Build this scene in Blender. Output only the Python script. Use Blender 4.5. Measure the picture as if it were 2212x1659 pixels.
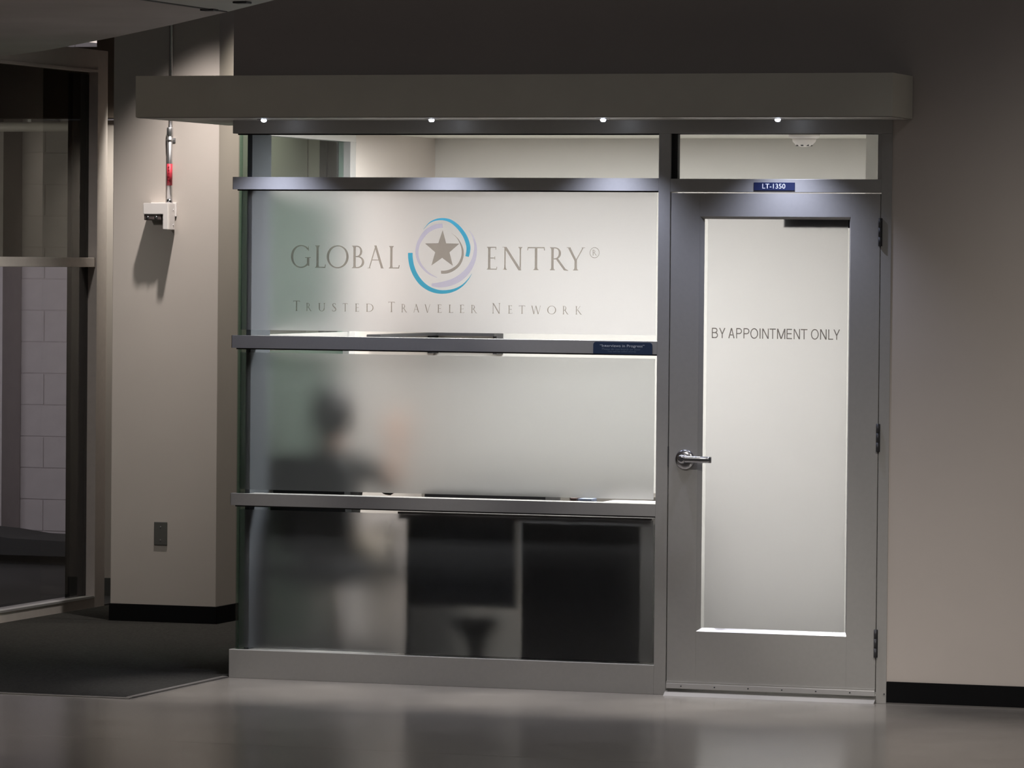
import bpy, bmesh, math, random
from mathutils import Vector, Matrix
from mathutils.geometry import delaunay_2d_cdt

random.seed(7)
S = bpy.context.scene
COL = S.collection
for o in list(bpy.data.objects):
    bpy.data.objects.remove(o)

# ------------------------------------------------------------------ camera
cam_d = bpy.data.cameras.new('camera')
cam = bpy.data.objects.new('camera', cam_d)
COL.objects.link(cam)
S.camera = cam
cam_d.sensor_fit = 'HORIZONTAL'
cam_d.sensor_width = 36.0
cam_d.lens = 10008.97 / 2212 * 36.0
cam_d.clip_start = 0.1
cam_d.clip_end = 200
YAW, PITCH, ROLL = 0.3224003, 0.0262689, -0.0091422
_f = Vector((-math.sin(YAW) * math.cos(PITCH), math.cos(YAW) * math.cos(PITCH), -math.sin(PITCH)))
_r = Vector((math.cos(YAW), math.sin(YAW), 0))
_d = _f.cross(_r)
_r2 = _r * math.cos(ROLL) + _d * math.sin(ROLL)
_d2 = -_r * math.sin(ROLL) + _d * math.cos(ROLL)
_m = Matrix((_r2, -_d2, -_f)).transposed().to_4x4()
_m.translation = Vector((7.618, -18.907, 1.8378))
cam.matrix_world = _m

# ------------------------------------------------------------------ world, exposure, lights of the hall
S.view_settings.view_transform = 'Standard'
S.view_settings.look = 'None'
S.view_settings.exposure = 0.0
S.view_settings.gamma = 1.0
S.view_settings.use_curve_mapping = False
S.cycles.use_denoising = True
S.cycles.max_bounces = 12
S.cycles.transmission_bounces = 10
S.cycles.transparent_max_bounces = 16
S.cycles.sample_clamp_indirect = 4.0

W = bpy.data.worlds.new('world')
S.world = W
W.use_nodes = True
W.node_tree.nodes['Background'].inputs[0].default_value = (0.95, 0.93, 1.0, 1)
W.node_tree.nodes['Background'].inputs[1].default_value = 0.045


def spot(name, loc, target, power, angle, blend, color, radius=0.08):
    l = bpy.data.lights.new(name, 'SPOT')
    l.energy = power
    l.spot_size = math.radians(angle)
    l.spot_blend = blend
    l.color = color
    l.shadow_soft_size = radius
    o = bpy.data.objects.new(name, l)
    COL.objects.link(o)
    o.location = loc
    o.rotation_euler = (Vector(target) - Vector(loc)).to_track_quat('-Z', 'Y').to_euler()
    return o


def area(name, loc, target, power, sx, sy, color):
    l = bpy.data.lights.new(name, 'AREA')
    l.shape = 'RECTANGLE'
    l.size, l.size_y = sx, sy
    l.energy = power
    l.color = color
    o = bpy.data.objects.new(name, l)
    COL.objects.link(o)
    o.location = loc
    o.rotation_euler = (Vector(target) - Vector(loc)).to_track_quat('-Z', 'Y').to_euler()
    return o


WARM = (1.0, 0.945, 0.895)
# recessed cans in the hall ceiling, in front of the office
spot('hall_downlight', (1.4, -7.0, 5.2), (1.4, -1.6, 0), 600, 43, 0.9, WARM, 0.15)
spot('hall_downlight', (5.9, -7.2, 5.2), (5.6, -1.2, 0), 1020, 56, 0.9, WARM, 0.15)
spot('hall_downlight', (2.2, -3.6, 5.2), (2.2, -3.4, 0), 170, 84, 0.75, WARM, 0.12)
# unseen fill spots under the soffit, added to brighten the left side
spot('soffit_downlight', (-1.9, -4.0, 2.7), (-1.7, -3.0, 0), 270, 100, 0.8, WARM, 0.10)
spot('soffit_downlight', (-1.92, -0.3, 2.75), (-2.3, 3.0, 1.0), 62, 54, 0.8, WARM, 0.05)
# alcove can over the pillar
spot('alcove_downlight', (-1.10, 2.15, 3.55), (-1.20, 2.42, 0), 250, 72, 1.0, (1.0, 0.93, 0.88), 0.035)
spot('passage_downlight', (-1.95, 3.75, 2.9), (-2.45, 4.3, 1.3), 85, 90, 0.8, (1.0, 0.95, 0.86), 0.05)  # unseen spots added to brighten the cream strip and the pillar side
spot('passage_downlight', (-0.42, 2.95, 3.4), (-1.15, 3.2, 1.7), 75, 80, 0.9, (1.0, 0.93, 0.80), 0.05)
# room behind the left glazing
area('vestibule_light', (-4.6, 5.0, 1.75), (-4.4, 8.0, 0.8), 30, 1.0, 1.0, (0.98, 0.95, 1.0))
# strip of daylight-white tubes inside the office ceiling (fitting built further down)
area('office_light', (1.10, 0.92, 2.425), (1.10, 0.92, 0), 108, 1.15, 0.55, (1.0, 0.99, 1.0))

# ------------------------------------------------------------------ materials


def mat(name, col, rough=0.5, metal=0.0, spec=0.5, noise=0.0, nscale=40.0, bump=0.0, bscale=200.0, coat=0.0):
    m = bpy.data.materials.new(name)
    m.use_nodes = True
    nt = m.node_tree
    b = nt.nodes['Principled BSDF']
    b.inputs['Base Color'].default_value = (*col, 1)
    b.inputs['Roughness'].default_value = rough
    b.inputs['Metallic'].default_value = metal
    b.inputs['Specular IOR Level'].default_value = spec
    if coat:
        b.inputs['Coat Weight'].default_value = coat
        b.inputs['Coat Roughness'].default_value = 0.15
    tc = nt.nodes.new('ShaderNodeTexCoord')
    if noise:
        n = nt.nodes.new('ShaderNodeTexNoise')
        n.inputs['Scale'].default_value = nscale
        n.inputs['Detail'].default_value = 5
        r = nt.nodes.new('ShaderNodeValToRGB')
        r.color_ramp.elements[0].position = 0.3
        r.color_ramp.elements[1].position = 0.7
        r.color_ramp.elements[0].color = (*[c * (1 - noise) for c in col], 1)
        r.color_ramp.elements[1].color = (*[min(1, c * (1 + noise)) for c in col], 1)
        nt.links.new(tc.outputs['Object'], n.inputs['Vector'])
        nt.links.new(n.outputs['Fac'], r.inputs['Fac'])
        nt.links.new(r.outputs['Color'], b.inputs['Base Color'])
    if bump:
        n2 = nt.nodes.new('ShaderNodeTexNoise')
        n2.inputs['Scale'].default_value = bscale
        n2.inputs['Detail'].default_value = 3
        bp = nt.nodes.new('ShaderNodeBump')
        bp.inputs['Strength'].default_value = bump
        bp.inputs['Distance'].default_value = 0.002
        nt.links.new(tc.outputs['Object'], n2.inputs['Vector'])
        nt.links.new(n2.outputs['Fac'], bp.inputs['Height'])
        nt.links.new(bp.outputs['Normal'], b.inputs['Normal'])
    return m


def glass_mat(name, tint=(0.9, 0.93, 0.92)):
    """clear pane: straight-through tinted transmission with a Fresnel reflection"""
    m = bpy.data.materials.new(name)
    m.use_nodes = True
    nt = m.node_tree
    nt.nodes.remove(nt.nodes['Principled BSDF'])
    out = nt.nodes['Material Output']
    fr = nt.nodes.new('ShaderNodeFresnel')
    fr.inputs['IOR'].default_value = 1.45
    t = nt.nodes.new('ShaderNodeBsdfTransparent')
    t.inputs['Color'].default_value = (*tint, 1)
    g = nt.nodes.new('ShaderNodeBsdfGlossy')
    g.inputs['Roughness'].default_value = 0.02
    g.inputs['Color'].default_value = (0.9, 0.9, 0.9, 1)
    mx = nt.nodes.new('ShaderNodeMixShader')
    # only the face towards the viewer reflects: the pane does not bend rays, so its far face must not turn total
    geo = nt.nodes.new('ShaderNodeNewGeometry')
    inv = nt.nodes.new('ShaderNodeMath')
    inv.operation = 'SUBTRACT'
    inv.inputs[0].default_value = 1.0
    mul = nt.nodes.new('ShaderNodeMath')
    mul.operation = 'MULTIPLY'
    nt.links.new(geo.outputs['Backfacing'], inv.inputs[1])
    nt.links.new(inv.outputs[0], mul.inputs[0])
    nt.links.new(fr.outputs[0], mul.inputs[1])
    nt.links.new(mul.outputs[0], mx.inputs[0])
    nt.links.new(t.outputs[0], mx.inputs[1])
    nt.links.new(g.outputs[0], mx.inputs[2])
    nt.links.new(mx.outputs[0], out.inputs[0])
    return m


def film_mat(name, rough, col, diffuse):
    """etched-crystal window film: rough refraction with some diffuse transmission"""
    m = bpy.data.materials.new(name)
    m.use_nodes = True
    nt = m.node_tree
    nt.nodes.remove(nt.nodes['Principled BSDF'])
    out = nt.nodes['Material Output']
    g = nt.nodes.new('ShaderNodeBsdfGlass')
    g.distribution = 'BECKMANN'
    g.inputs['Roughness'].default_value = rough
    g.inputs['IOR'].default_value = 1.38
    n = nt.nodes.new('ShaderNodeTexNoise')
    n.inputs['Scale'].default_value = 900
    r = nt.nodes.new('ShaderNodeValToRGB')
    r.color_ramp.elements[0].color = (*[c * 0.97 for c in col], 1)
    r.color_ramp.elements[1].color = (*col, 1)
    tc = nt.nodes.new('ShaderNodeTexCoord')
    nt.links.new(tc.outputs['Object'], n.inputs['Vector'])
    nt.links.new(n.outputs['Fac'], r.inputs['Fac'])
    nt.links.new(r.outputs['Color'], g.inputs['Color'])
    t = nt.nodes.new('ShaderNodeBsdfTranslucent')
    t.inputs['Color'].default_value = (*[c * 0.95 for c in col], 1)
    mx = nt.nodes.new('ShaderNodeMixShader')
    mx.inputs[0].default_value = diffuse
    nt.links.new(g.outputs[0], mx.inputs[1])
    nt.links.new(t.outputs[0], mx.inputs[2])
    nt.links.new(mx.outputs[0], out.inputs[0])
    return m


def vinyl_mat(name, col, trans=0.55, tint=None):
    """cut vinyl lettering, lets light through from behind"""
    m = bpy.data.materials.new(name)
    m.use_nodes = True
    nt = m.node_tree
    nt.nodes.remove(nt.nodes['Principled BSDF'])
    out = nt.nodes['Material Output']
    d = nt.nodes.new('ShaderNodeBsdfDiffuse')
    d.inputs['Color'].default_value = (*col, 1)
    t = nt.nodes.new('ShaderNodeBsdfTransparent')
    t.inputs['Color'].default_value = (*(tint or col), 1)
    mx = nt.nodes.new('ShaderNodeMixShader')
    mx.inputs[0].default_value = trans
    nt.links.new(d.outputs[0], mx.inputs[1])
    nt.links.new(t.outputs[0], mx.inputs[2])
    nt.links.new(mx.outputs[0], out.inputs[0])
    return m


def emit_mat(name, col, strength):
    m = bpy.data.materials.new(name)
    m.use_nodes = True
    nt = m.node_tree
    nt.nodes.remove(nt.nodes['Principled BSDF'])
    e = nt.nodes.new('ShaderNodeEmission')
    e.inputs[0].default_value = (*col, 1)
    e.inputs[1].default_value = strength
    nt.links.new(e.outputs[0], nt.nodes['Material Output'].inputs[0])
    return m


M = {}
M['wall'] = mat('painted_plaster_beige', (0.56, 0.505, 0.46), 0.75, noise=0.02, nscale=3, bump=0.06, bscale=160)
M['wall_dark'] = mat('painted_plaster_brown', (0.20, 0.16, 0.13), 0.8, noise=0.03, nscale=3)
M['office_wall'] = mat('painted_office_wall', (0.70, 0.68, 0.645), 0.8, noise=0.015, nscale=4)
M['office_ceiling'] = mat('ceiling_paint', (0.78, 0.77, 0.70), 0.9, noise=0.01, nscale=30)
M['frame'] = mat('anodised_grey_aluminium', (0.43, 0.42, 0.40), 0.42, metal=0.2, spec=0.5, noise=0.02, nscale=60, bump=0.02, bscale=500)
M['post'] = mat('pale_aluminium_post', (0.10, 0.11, 0.12), 0.9, metal=0.0, spec=0.05, noise=0.02, nscale=50)
M['canopy'] = mat('grey_painted_canopy', (0.80, 0.775, 0.665), 0.6, noise=0.03, nscale=5)
M['concrete'] = mat('polished_concrete', (0.205, 0.190, 0.170), 0.21, noise=0.12, nscale=5, bump=0.03, bscale=30, spec=0.5)
M['carpet'] = mat('dark_grey_carpet', (0.032, 0.031, 0.028), 0.95, spec=0.1, noise=0.35, nscale=90, bump=0.6, bscale=350)
M['office_floor'] = mat('office_carpet', (0.07, 0.065, 0.058), 0.9, noise=0.15, nscale=60)
M['black_base'] = mat('black_rubber_base', (0.004, 0.004, 0.0045), 0.8, spec=0.15, noise=0.1, nscale=20)
M['edge_strip'] = mat('aluminium_edge', (0.17, 0.16, 0.15), 0.45, metal=0.5)
M['steel'] = mat('satin_steel', (0.62, 0.62, 0.63), 0.42, metal=1.0, noise=0.03, nscale=120)
M['chrome'] = mat('satin_chrome', (0.50, 0.50, 0.52), 0.22, metal=1.0)
M['dark_metal'] = mat('dark_bronze_metal', (0.06, 0.06, 0.065), 0.45, metal=0.4)
M['alu_bright'] = mat('bright_aluminium', (0.72, 0.71, 0.70), 0.35, metal=0.6)
M['tan_frame'] = mat('tan_painted_steel', (0.64, 0.58, 0.54), 0.5, noise=0.03, nscale=30)
M['black'] = mat('black_paint', (0.006, 0.006, 0.006), 0.6)
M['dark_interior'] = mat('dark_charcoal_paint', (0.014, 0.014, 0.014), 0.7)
M['block'] = mat('painted_block', (0.50, 0.46, 0.46), 0.8, noise=0.04, nscale=14, bump=0.3, bscale=80)
M['white_plastic'] = mat('white_plastic', (0.80, 0.76, 0.74), 0.4, noise=0.01, nscale=30)
M['lens'] = mat('smoked_lens', (0.10, 0.08, 0.08), 0.12, spec=0.8, noise=0.3, nscale=60)
M['red'] = mat('red_label', (0.52, 0.035, 0.06), 0.5, noise=0.1, nscale=70)
M['red_dark'] = mat('red_label_print', (0.30, 0.015, 0.03), 0.5)
M['plate'] = mat('grey_plate', (0.10, 0.10, 0.092), 0.5, noise=0.05, nscale=50)
M['navy'] = mat('navy_plastic', (0.014, 0.022, 0.075), 0.45, noise=0.05, nscale=40)
M['navy2'] = mat('navy_plastic_matte', (0.020, 0.042, 0.095), 0.5, noise=0.05, nscale=40)
M['sign_white'] = mat('sign_white', (0.75, 0.76, 0.80), 0.6)
M['sign_grey'] = mat('sign_pale_blue', (0.55, 0.60, 0.66), 0.6)
M['sign_dim'] = mat('sign_faint_blue', (0.15, 0.20, 0.26), 0.6)
M['glass'] = glass_mat('clear_glass', (0.88, 0.89, 0.885))
M['glass_green'] = glass_mat('green_edge_glass', (0.80, 0.90, 0.86))
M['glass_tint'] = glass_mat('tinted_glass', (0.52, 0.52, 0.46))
M['glass_left'] = glass_mat('grey_glass', (0.86, 0.86, 0.87))
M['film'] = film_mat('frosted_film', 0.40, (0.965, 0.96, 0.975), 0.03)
M['film_mid'] = film_mat('frosted_film_middle', 0.40, (0.815, 0.82, 0.825), 0.03)  # same film in a darker tone, dimming the office light in this row
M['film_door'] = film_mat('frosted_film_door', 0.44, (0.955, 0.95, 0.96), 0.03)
M['film_green'] = film_mat('frosted_film_side', 0.40, (0.84, 0.93, 0.89), 0.05)
M['taupe'] = vinyl_mat('taupe_vinyl', (0.34, 0.30, 0.25), 0.88, (0.54, 0.50, 0.45))
M['teal'] = vinyl_mat('teal_vinyl', (0.08, 0.40, 0.60), 0.7, (0.13, 0.68, 0.95))
M['lavender'] = vinyl_mat('lavender_vinyl', (0.70, 0.70, 0.86), 0.9, (0.82, 0.80, 0.97))
M['grey_vinyl'] = vinyl_mat('grey_vinyl', (0.17, 0.155, 0.15), 0.9, (0.27, 0.245, 0.235))
M['desk_black'] = mat('black_laminate', (0.012, 0.011, 0.012), 0.5, noise=0.2, nscale=8)
M['desk_blue'] = mat('blue_black_laminate', (0.026, 0.032, 0.042), 0.5, noise=0.1, nscale=8)
M['desk_top'] = mat('desk_top_laminate', (0.055, 0.045, 0.042), 0.45, noise=0.1, nscale=9)
M['chair'] = mat('black_chair_fabric', (0.02, 0.021, 0.022), 0.85, noise=0.2, nscale=150)
M['chair_metal'] = mat('chair_base_metal', (0.62, 0.66, 0.64), 0.3, metal=0.7)
M['skin'] = mat('skin', (0.52, 0.30, 0.20), 0.55, noise=0.05, nscale=40)
M['shirt'] = mat('charcoal_shirt', (0.026, 0.024, 0.021), 0.9, noise=0.2, nscale=60)
M['trousers'] = mat('khaki_trousers', (0.30, 0.25, 0.17), 0.9, noise=0.08, nscale=60)
M['hair'] = mat('dark_hair', (0.02, 0.017, 0.015), 0.6, noise=0.3, nscale=120)
M['eye_white'] = mat('eye_white', (0.7, 0.7, 0.68), 0.3)
M['lip'] = mat('lip', (0.36, 0.15, 0.12), 0.5)
M['shoe'] = mat('black_shoe', (0.015, 0.014, 0.013), 0.4)
M['paper'] = mat('paper', (0.75, 0.70, 0.70), 0.8, noise=0.02, nscale=60)
M['pad_blue'] = mat('pale_blue_paper', (0.35, 0.42, 0.58), 0.8)
M['brown_box'] = mat('brown_card', (0.16, 0.10, 0.09), 0.8)
M['soffit'] = mat('soffit_panel', (0.50, 0.46, 0.45), 0.6, noise=0.10, nscale=1.5)
M['soffit2'] = mat('soffit_panel_green', (0.60, 0.63, 0.60), 0.5, noise=0.05, nscale=2)
M['led'] = emit_mat('led_lens', (0.80, 0.86, 1.0), 26)
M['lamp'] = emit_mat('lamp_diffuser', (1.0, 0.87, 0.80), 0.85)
M['office_lamp'] = emit_mat('office_diffuser', (1.0, 0.985, 0.93), 4.0)

# ------------------------------------------------------------------ mesh helpers


def box(bm, x0, x1, y0, y1, z0, z1, bevel=0.0):
    vs = [bm.verts.new(p) for p in ((x0, y0, z0), (x1, y0, z0), (x1, y1, z0), (x0, y1, z0),
                                    (x0, y0, z1), (x1, y0, z1), (x1, y1, z1), (x0, y1, z1))]
    fs = [bm.faces.new([vs[i] for i in q]) for q in ((0, 3, 2, 1), (4, 5, 6, 7), (0, 1, 5, 4), (1, 2, 6, 5), (2, 3, 7, 6), (3, 0, 4, 7))]
    if bevel:
        es = list({e for f in fs for e in f.edges})
        bmesh.ops.bevel(bm, geom=es, offset=bevel, segments=2, affect='EDGES', profile=0.6)
    return bm


def prism(bm, pts, axis, a0, a1):
    """polygon pts (2D) extruded along axis ('x','y','z') from a0 to a1"""
    def P(p, a):
        return {'x': (a, p[0], p[1]), 'y': (p[0], a, p[1]), 'z': (p[0], p[1], a)}[axis]
    lo = [bm.verts.new(P(p, a0)) for p in pts]
    hi = [bm.verts.new(P(p, a1)) for p in pts]
    n = len(pts)
    bm.faces.new(lo[::-1])
    bm.faces.new(hi)
    for i in range(n):
        bm.faces.new((lo[i], lo[(i + 1) % n], hi[(i + 1) % n], hi[i]))
    bmesh.ops.recalc_face_normals(bm, faces=bm.faces[:])
    return bm


def tube(bm, pts, r, seg=12, cap=True):
    """round tube along points, radius r or list of radii"""
    pts = [Vector(p) for p in pts]
    rr = r if isinstance(r, (list, tuple)) else [r] * len(pts)
    rings = []
    for i, p in enumerate(pts):
        d = (pts[min(i + 1, len(pts) - 1)] - pts[max(i - 1, 0)]).normalized()
        up = Vector((0, 0, 1)) if abs(d.z) < 0.9 else Vector((0, 1, 0))
        a = d.cross(up).normalized()
        b = d.cross(a).normalized()
        rings.append([bm.verts.new(p + (a * math.cos(2 * math.pi * k / seg) + b * math.sin(2 * math.pi * k / seg)) * rr[i]) for k in range(seg)])
    for i in range(len(pts) - 1):
        for k in range(seg):
            f = bm.faces.new((rings[i][k], rings[i][(k + 1) % seg], rings[i + 1][(k + 1) % seg], rings[i + 1][k]))
            f.smooth = True
    if cap:
        bm.faces.new(rings[0][::-1])
        bm.faces.new(rings[-1])
    bmesh.ops.recalc_face_normals(bm, faces=bm.faces[:])
    return bm


def lathe(bm, prof, c, axis='z', seg=24):
    """profile (radius, height) revolved about axis through c"""
    rings = []
    c = Vector(c)
    for r, h in prof:
        ring = []
        for k in range(seg):
            a = 2 * math.pi * k / seg
            u, v = r * math.cos(a), r * math.sin(a)
            q = {'z': Vector((u, v, h)), 'y': Vector((u, h, v)), 'x': Vector((h, u, v))}[axis]
            ring.append(bm.verts.new(c + q))
        rings.append(ring)
    for i in range(len(rings) - 1):
        for k in range(seg):
            f = bm.faces.new((rings[i][k], rings[i][(k + 1) % seg], rings[i + 1][(k + 1) % seg], rings[i + 1][k]))
            f.smooth = True
    bm.faces.new(rings[0])
    bm.faces.new(rings[-1])
    bmesh.ops.recalc_face_normals(bm, faces=bm.faces[:])
    return bm


def ball(bm, c, rx, ry, rz, seg=12):
    r = bmesh.ops.create_uvsphere(bm, u_segments=seg, v_segments=max(6, seg // 2 + 2), radius=1.0)
    for v in r['verts']:
        v.co = Vector((c[0] + v.co.x * rx, c[1] + v.co.y * ry, c[2] + v.co.z * rz))
    for f in bm.faces:
        f.smooth = True
    return bm


def NB():
    return bmesh.new()


def wloc(o):
    v = Vector((0, 0, 0))
    while o is not None:
        v += o.location
        o = o.parent
    return v


def tag(o, label=None, cat=None, group=None, kind=None):
    if label:
        o['label'] = label
    if cat:
        o['category'] = cat
    if group:
        o['group'] = group
    if kind:
        o['kind'] = kind
    return o


def link_mesh(name, me, m, parent=None):
    vs = me.vertices
    n = len(vs)
    lo = [min(v.co[i] for v in vs) for i in range(3)]
    hi = [max(v.co[i] for v in vs) for i in range(3)]
    c = Vector(((lo[0] + hi[0]) / 2, (lo[1] + hi[1]) / 2, lo[2]))
    me.transform(Matrix.Translation(-c))
    o = bpy.data.objects.new(name, me)
    COL.objects.link(o)
    if m is not None:
        for q in (m if isinstance(m, (list, tuple)) else [m]):
            me.materials.append(q)
    if parent is not None:
        o.parent = parent
        o.location = c - wloc(parent)
    else:
        o.location = c
    return o


def obj(name, bm, m, parent=None):
    me = bpy.data.meshes.new(name)
    bm.to_mesh(me)
    bm.free()
    return link_mesh(name, me, m, parent)


def B(name, m, parent, *b, bevel=0.0):
    """box as one object"""
    return obj(name, box(NB(), *b, bevel=bevel), m, parent)


def thing(name, loc, label, cat, group=None, kind=None):
    o = bpy.data.objects.new(name, None)
    o.empty_display_size = 0.1
    COL.objects.link(o)
    o.location = loc
    return tag(o, label, cat, group, kind)


def copy_tree(o, loc, label):
    c = o.copy()
    COL.objects.link(c)
    c.location = loc
    c['label'] = label
    for ch in o.children:
        d = ch.copy()
        COL.objects.link(d)
        d.parent = c
        for g in ch.children:
            e = g.copy()
            COL.objects.link(e)
            e.parent = d
    return c


def struct(o, label, cat='wall'):
    return tag(o, label, cat, kind='structure')


# ================================================================== STRUCTURE
# floor: two pours of polished concrete with a saw-cut joint between them
bm = NB()
box(bm, -9, 14, -24, -2.601, -0.2, 0)
box(bm, -9, 14, -2.597, 0.02, -0.2, 0)
box(bm, -9, 14, -24, 9.5, -0.3, -0.004)
struct(obj('floor', bm, M['concrete']), 'polished grey concrete floor in front of the office', 'floor')
struct(B('floor', M['office_floor'], None, 0.03, 2.97, 0.03, 2.5, -0.004, 0.004), 'office floor behind the frosted glass', 'floor')
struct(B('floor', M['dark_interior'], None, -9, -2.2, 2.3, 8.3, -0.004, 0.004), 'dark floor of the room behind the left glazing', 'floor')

# wall above and beside the storefront
bm = NB()
prism(bm, [(0, 2.452), (2.97, 2.452), (2.97, 0), (8, 0), (8, 4.4), (0, 4.4)], 'y', 0.004, 0.14)
struct(obj('wall_front', bm, M['wall']), 'beige wall above the canopy and right of the grey door')
# left flank of the office box
bm = NB()
prism(bm, [(0.14, 2.452), (1.39, 2.452), (1.39, 0), (2.56, 0), (2.56, 4.4), (0.14, 4.4)], 'x', 0.0, 0.06)
struct(obj('wall_left', bm, M['wall']), 'left flank wall of the office behind the side glass')
# office room
struct(B('wall_back', M['office_wall'], None, 0.06, 3.1, 2.5, 2.56, 0, 2.44), 'plain back wall of the lit office seen through the top glass')
struct(B('wall_right', M['office_wall'], None, 2.64, 3.1, 0.86, 2.5, 0, 2.44), 'pale wall return at the right of the lit office')
struct(B('wall_right', M['office_wall'], None, 2.975, 3.1, 0.14, 0.86, 0, 2.44), 'side wall of the office next to the door hinges')
oc = struct(B('ceiling', M['office_ceiling'], None, 0.06, 3.1, 0.06, 2.56, 2.44, 2.5), 'white ceiling of the lit office', 'ceiling')

# pillar
struct(B('wall_left', M['wall'], None, -1.729, -1.154, 2.68, 3.92, 0, 4.4, bevel=0.004), 'beige pillar wall carrying the white alarm box')
bb = bpy.data.objects.new('baseboard_left', None)
COL.objects.link(bb)
bb.location = (-1.44, 2.67, 0)
struct(bb, 'black rubber baseboard round the foot of the beige pillar', 'baseboard')
B('front_strip', M['black_base'], bb, -1.733, -1.148, 2.672, 2.682, 0, 0.093, bevel=0.002)
B('side_strip', M['black_base'], bb, -1.156, -1.146, 2.682, 3.9, 0, 0.093, bevel=0.002)
bb = B('baseboard_right', M['black_base'], None, 2.972, 8, -0.006, 0.006, 0.006, 0.0935, bevel=0.002)
struct(bb, 'black rubber baseboard right of the grey door', 'baseboard')
B('edge_bead', M['edge_strip'], bb, 2.972, 8, -0.010, 0.004, 0, 0.006)
# behind the pillar
struct(B('wall_far', M['wall'], None, -1.154, -1.086, 3.93, 4.05, 0, 3.2), 'narrow beige wall strip at the end of the passage')
d2 = struct(B('door_2', M['dark_interior'], None, -1.05, -0.1, 3.95, 4.0, 0, 2.6), 'dark door at the end of the passage behind the office', 'door')
B('door_jamb', M['black'], d2, -1.086, -1.05, 3.92, 4.02, 0, 2.65)
struct(B('wall_far', M['wall'], None, -2.50, -1.154, 4.3, 4.42, 0, 2.588), 'cream wall strip seen between the left glazing and the pillar')
bm = NB()
prism(bm, [(-6, 2.60), (-1.16, 2.60), (-1.16, 3.9), (-2.505, 3.9), (-2.505, 2.985), (-6, 2.985)], 'y', 4.24, 4.42)
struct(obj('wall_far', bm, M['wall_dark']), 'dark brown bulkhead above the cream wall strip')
struct(B('baseboard_left', M['plate'], None, -2.50, -1.73, 4.28, 4.3, 0, 0.1), 'dark baseboard under the cream wall strip', 'baseboard')

# ------------------------------------------------------------------ window_1 : the storefront
w1 = thing('window_1', (1.48, 0, 0), 'grey framed frosted office front with four glass rows', 'window', kind='structure')
FB = 0.0018
FR = M['frame']
B('header', FR, w1, 0.0, 2.97, 0.0, 0.11, 2.391, 2.452, bevel=FB)
B('mullion', FR, w1, 1.951, 2.004, 0.0, 0.11, 0, 2.391, bevel=FB)
B('jamb', FR, w1, 2.925, 2.97, 0.0, 0.11, 0, 2.391, bevel=FB)
B('door_head', FR, w1, 2.004, 2.925, 0.0, 0.11, 2.143, 2.199, bevel=FB)
for z0, z1 in ((2.147, 2.201), (1.451, 1.506), (0.760, 0.812)):
    bm = NB()
    prism(bm, [(0.0, 0.004), (0.004, 0.0), (1.951, 0.0), (1.951, 0.10), (0.08, 0.10), (0.08, 0.05), (0.0, 0.05)], 'z', z0, z1)
    obj('rail', bm, FR, w1)
B('sill', FR, w1, 0.0, 1.951, 0.0, 0.11, 0.0, 0.125, bevel=FB)
B('corner_post', M['post'], w1, 0.056, 0.079, 0.036, 0.265, 0.125, 2.391, bevel=0.002)
# dark rebate beads round the openings
for z0, z1 in ((2.385, 2.391), (2.141, 2.147), (1.445, 1.451), (0.754, 0.760)):
    B('gasket', M['black'], w1, 0.02, 1.951, 0.012, 0.03, z0, z1)
B('gasket', M['black'], w1, 2.004, 2.030, 0.014, 0.05, 2.199, 2.391)
B('gasket', M['black'], w1, 2.030, 2.925, 0.014, 0.05, 2.388, 2.391)
B('transom_bead', FR, w1, 2.906, 2.925, 0.012, 0.05, 2.199, 2.391)
rows = [(2.201, 2.391), (1.506, 2.147), (0.812, 1.451), (0.125, 0.760)]
panes = []
for i, (z0, z1) in enumerate(rows):
    p = B('pane', M['glass'], w1, 0.022, 1.951, 0.016, 0.022, z0 - 0.004, z1 + 0.004)
    panes.append(p)
    # polished green edge of the butt-jointed corner
    B('glass_edge', M['glass_green'], p, 0.0225, 0.036, 0.0225, 0.034, z0, z1)
tag(panes[0], 'clear top pane')
film_z = [None, (1.531, 2.147), (0.830, 1.432), (0.134, 0.741)]
for i in (1, 2, 3):
    z0, z1 = film_z[i]
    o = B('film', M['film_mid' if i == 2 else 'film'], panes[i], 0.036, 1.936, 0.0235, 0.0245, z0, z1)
    tag(o, 'frosted film')
B('pane', M['glass'], w1, 2.030, 2.906, 0.016, 0.022, 2.199, 2.391)

# ------------------------------------------------------------------ window_2 : glass return on the left of the office
w2 = thing('window_2', (0.03, 0.7, 0), 'glass side return of the office seen through the front glass', 'window', kind='structure')
B('header', M['alu_bright'], w2, 0.0, 0.06, 0.11, 1.39, 2.391, 2.452)
B('end_mullion', M['alu_bright'], w2, 0.0, 0.06, 1.318, 1.39, 0, 2.391, bevel=FB)
for z0, z1 in ((2.147, 2.201), (1.451, 1.506), (0.760, 0.812)):
    B('rail', FR, w2, 0.0, 0.05, 0.11, 1.318, z0, z1)
B('sill', FR, w2, 0.0, 0.06, 0.11, 1.318, 0, 0.125)
for i, (z0, z1) in enumerate(rows):
    p = B('pane', M['glass_green'], w2, 0.020, 0.026, 0.036, 1.318, z0, z1)
    if i:
        B('film', M['film_green'], p, 0.028, 0.029, 0.04, 1.318, film_z[i][0], film_z[i][1])

# ------------------------------------------------------------------ door_1
d1 = thing('door_1', (2.464, 0, 0), 'grey framed door with tall frosted panel reading by appointment only', 'door', kind='structure')
B('stile', FR, d1, 2.0085, 2.136, 0.0, 0.045, 0.046, 2.1385, bevel=0.0015)
B('stile', FR, d1, 2.795, 2.9215, 0.0, 0.045, 0.046, 2.1385, bevel=0.0015)
B('top_rail', FR, d1, 2.136, 2.795, 0.0005, 0.0445, 2.04, 2.1385)
B('bottom_rail', FR, d1, 2.136, 2.795, 0.0005, 0.0445, 0.046, 0.276)
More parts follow.
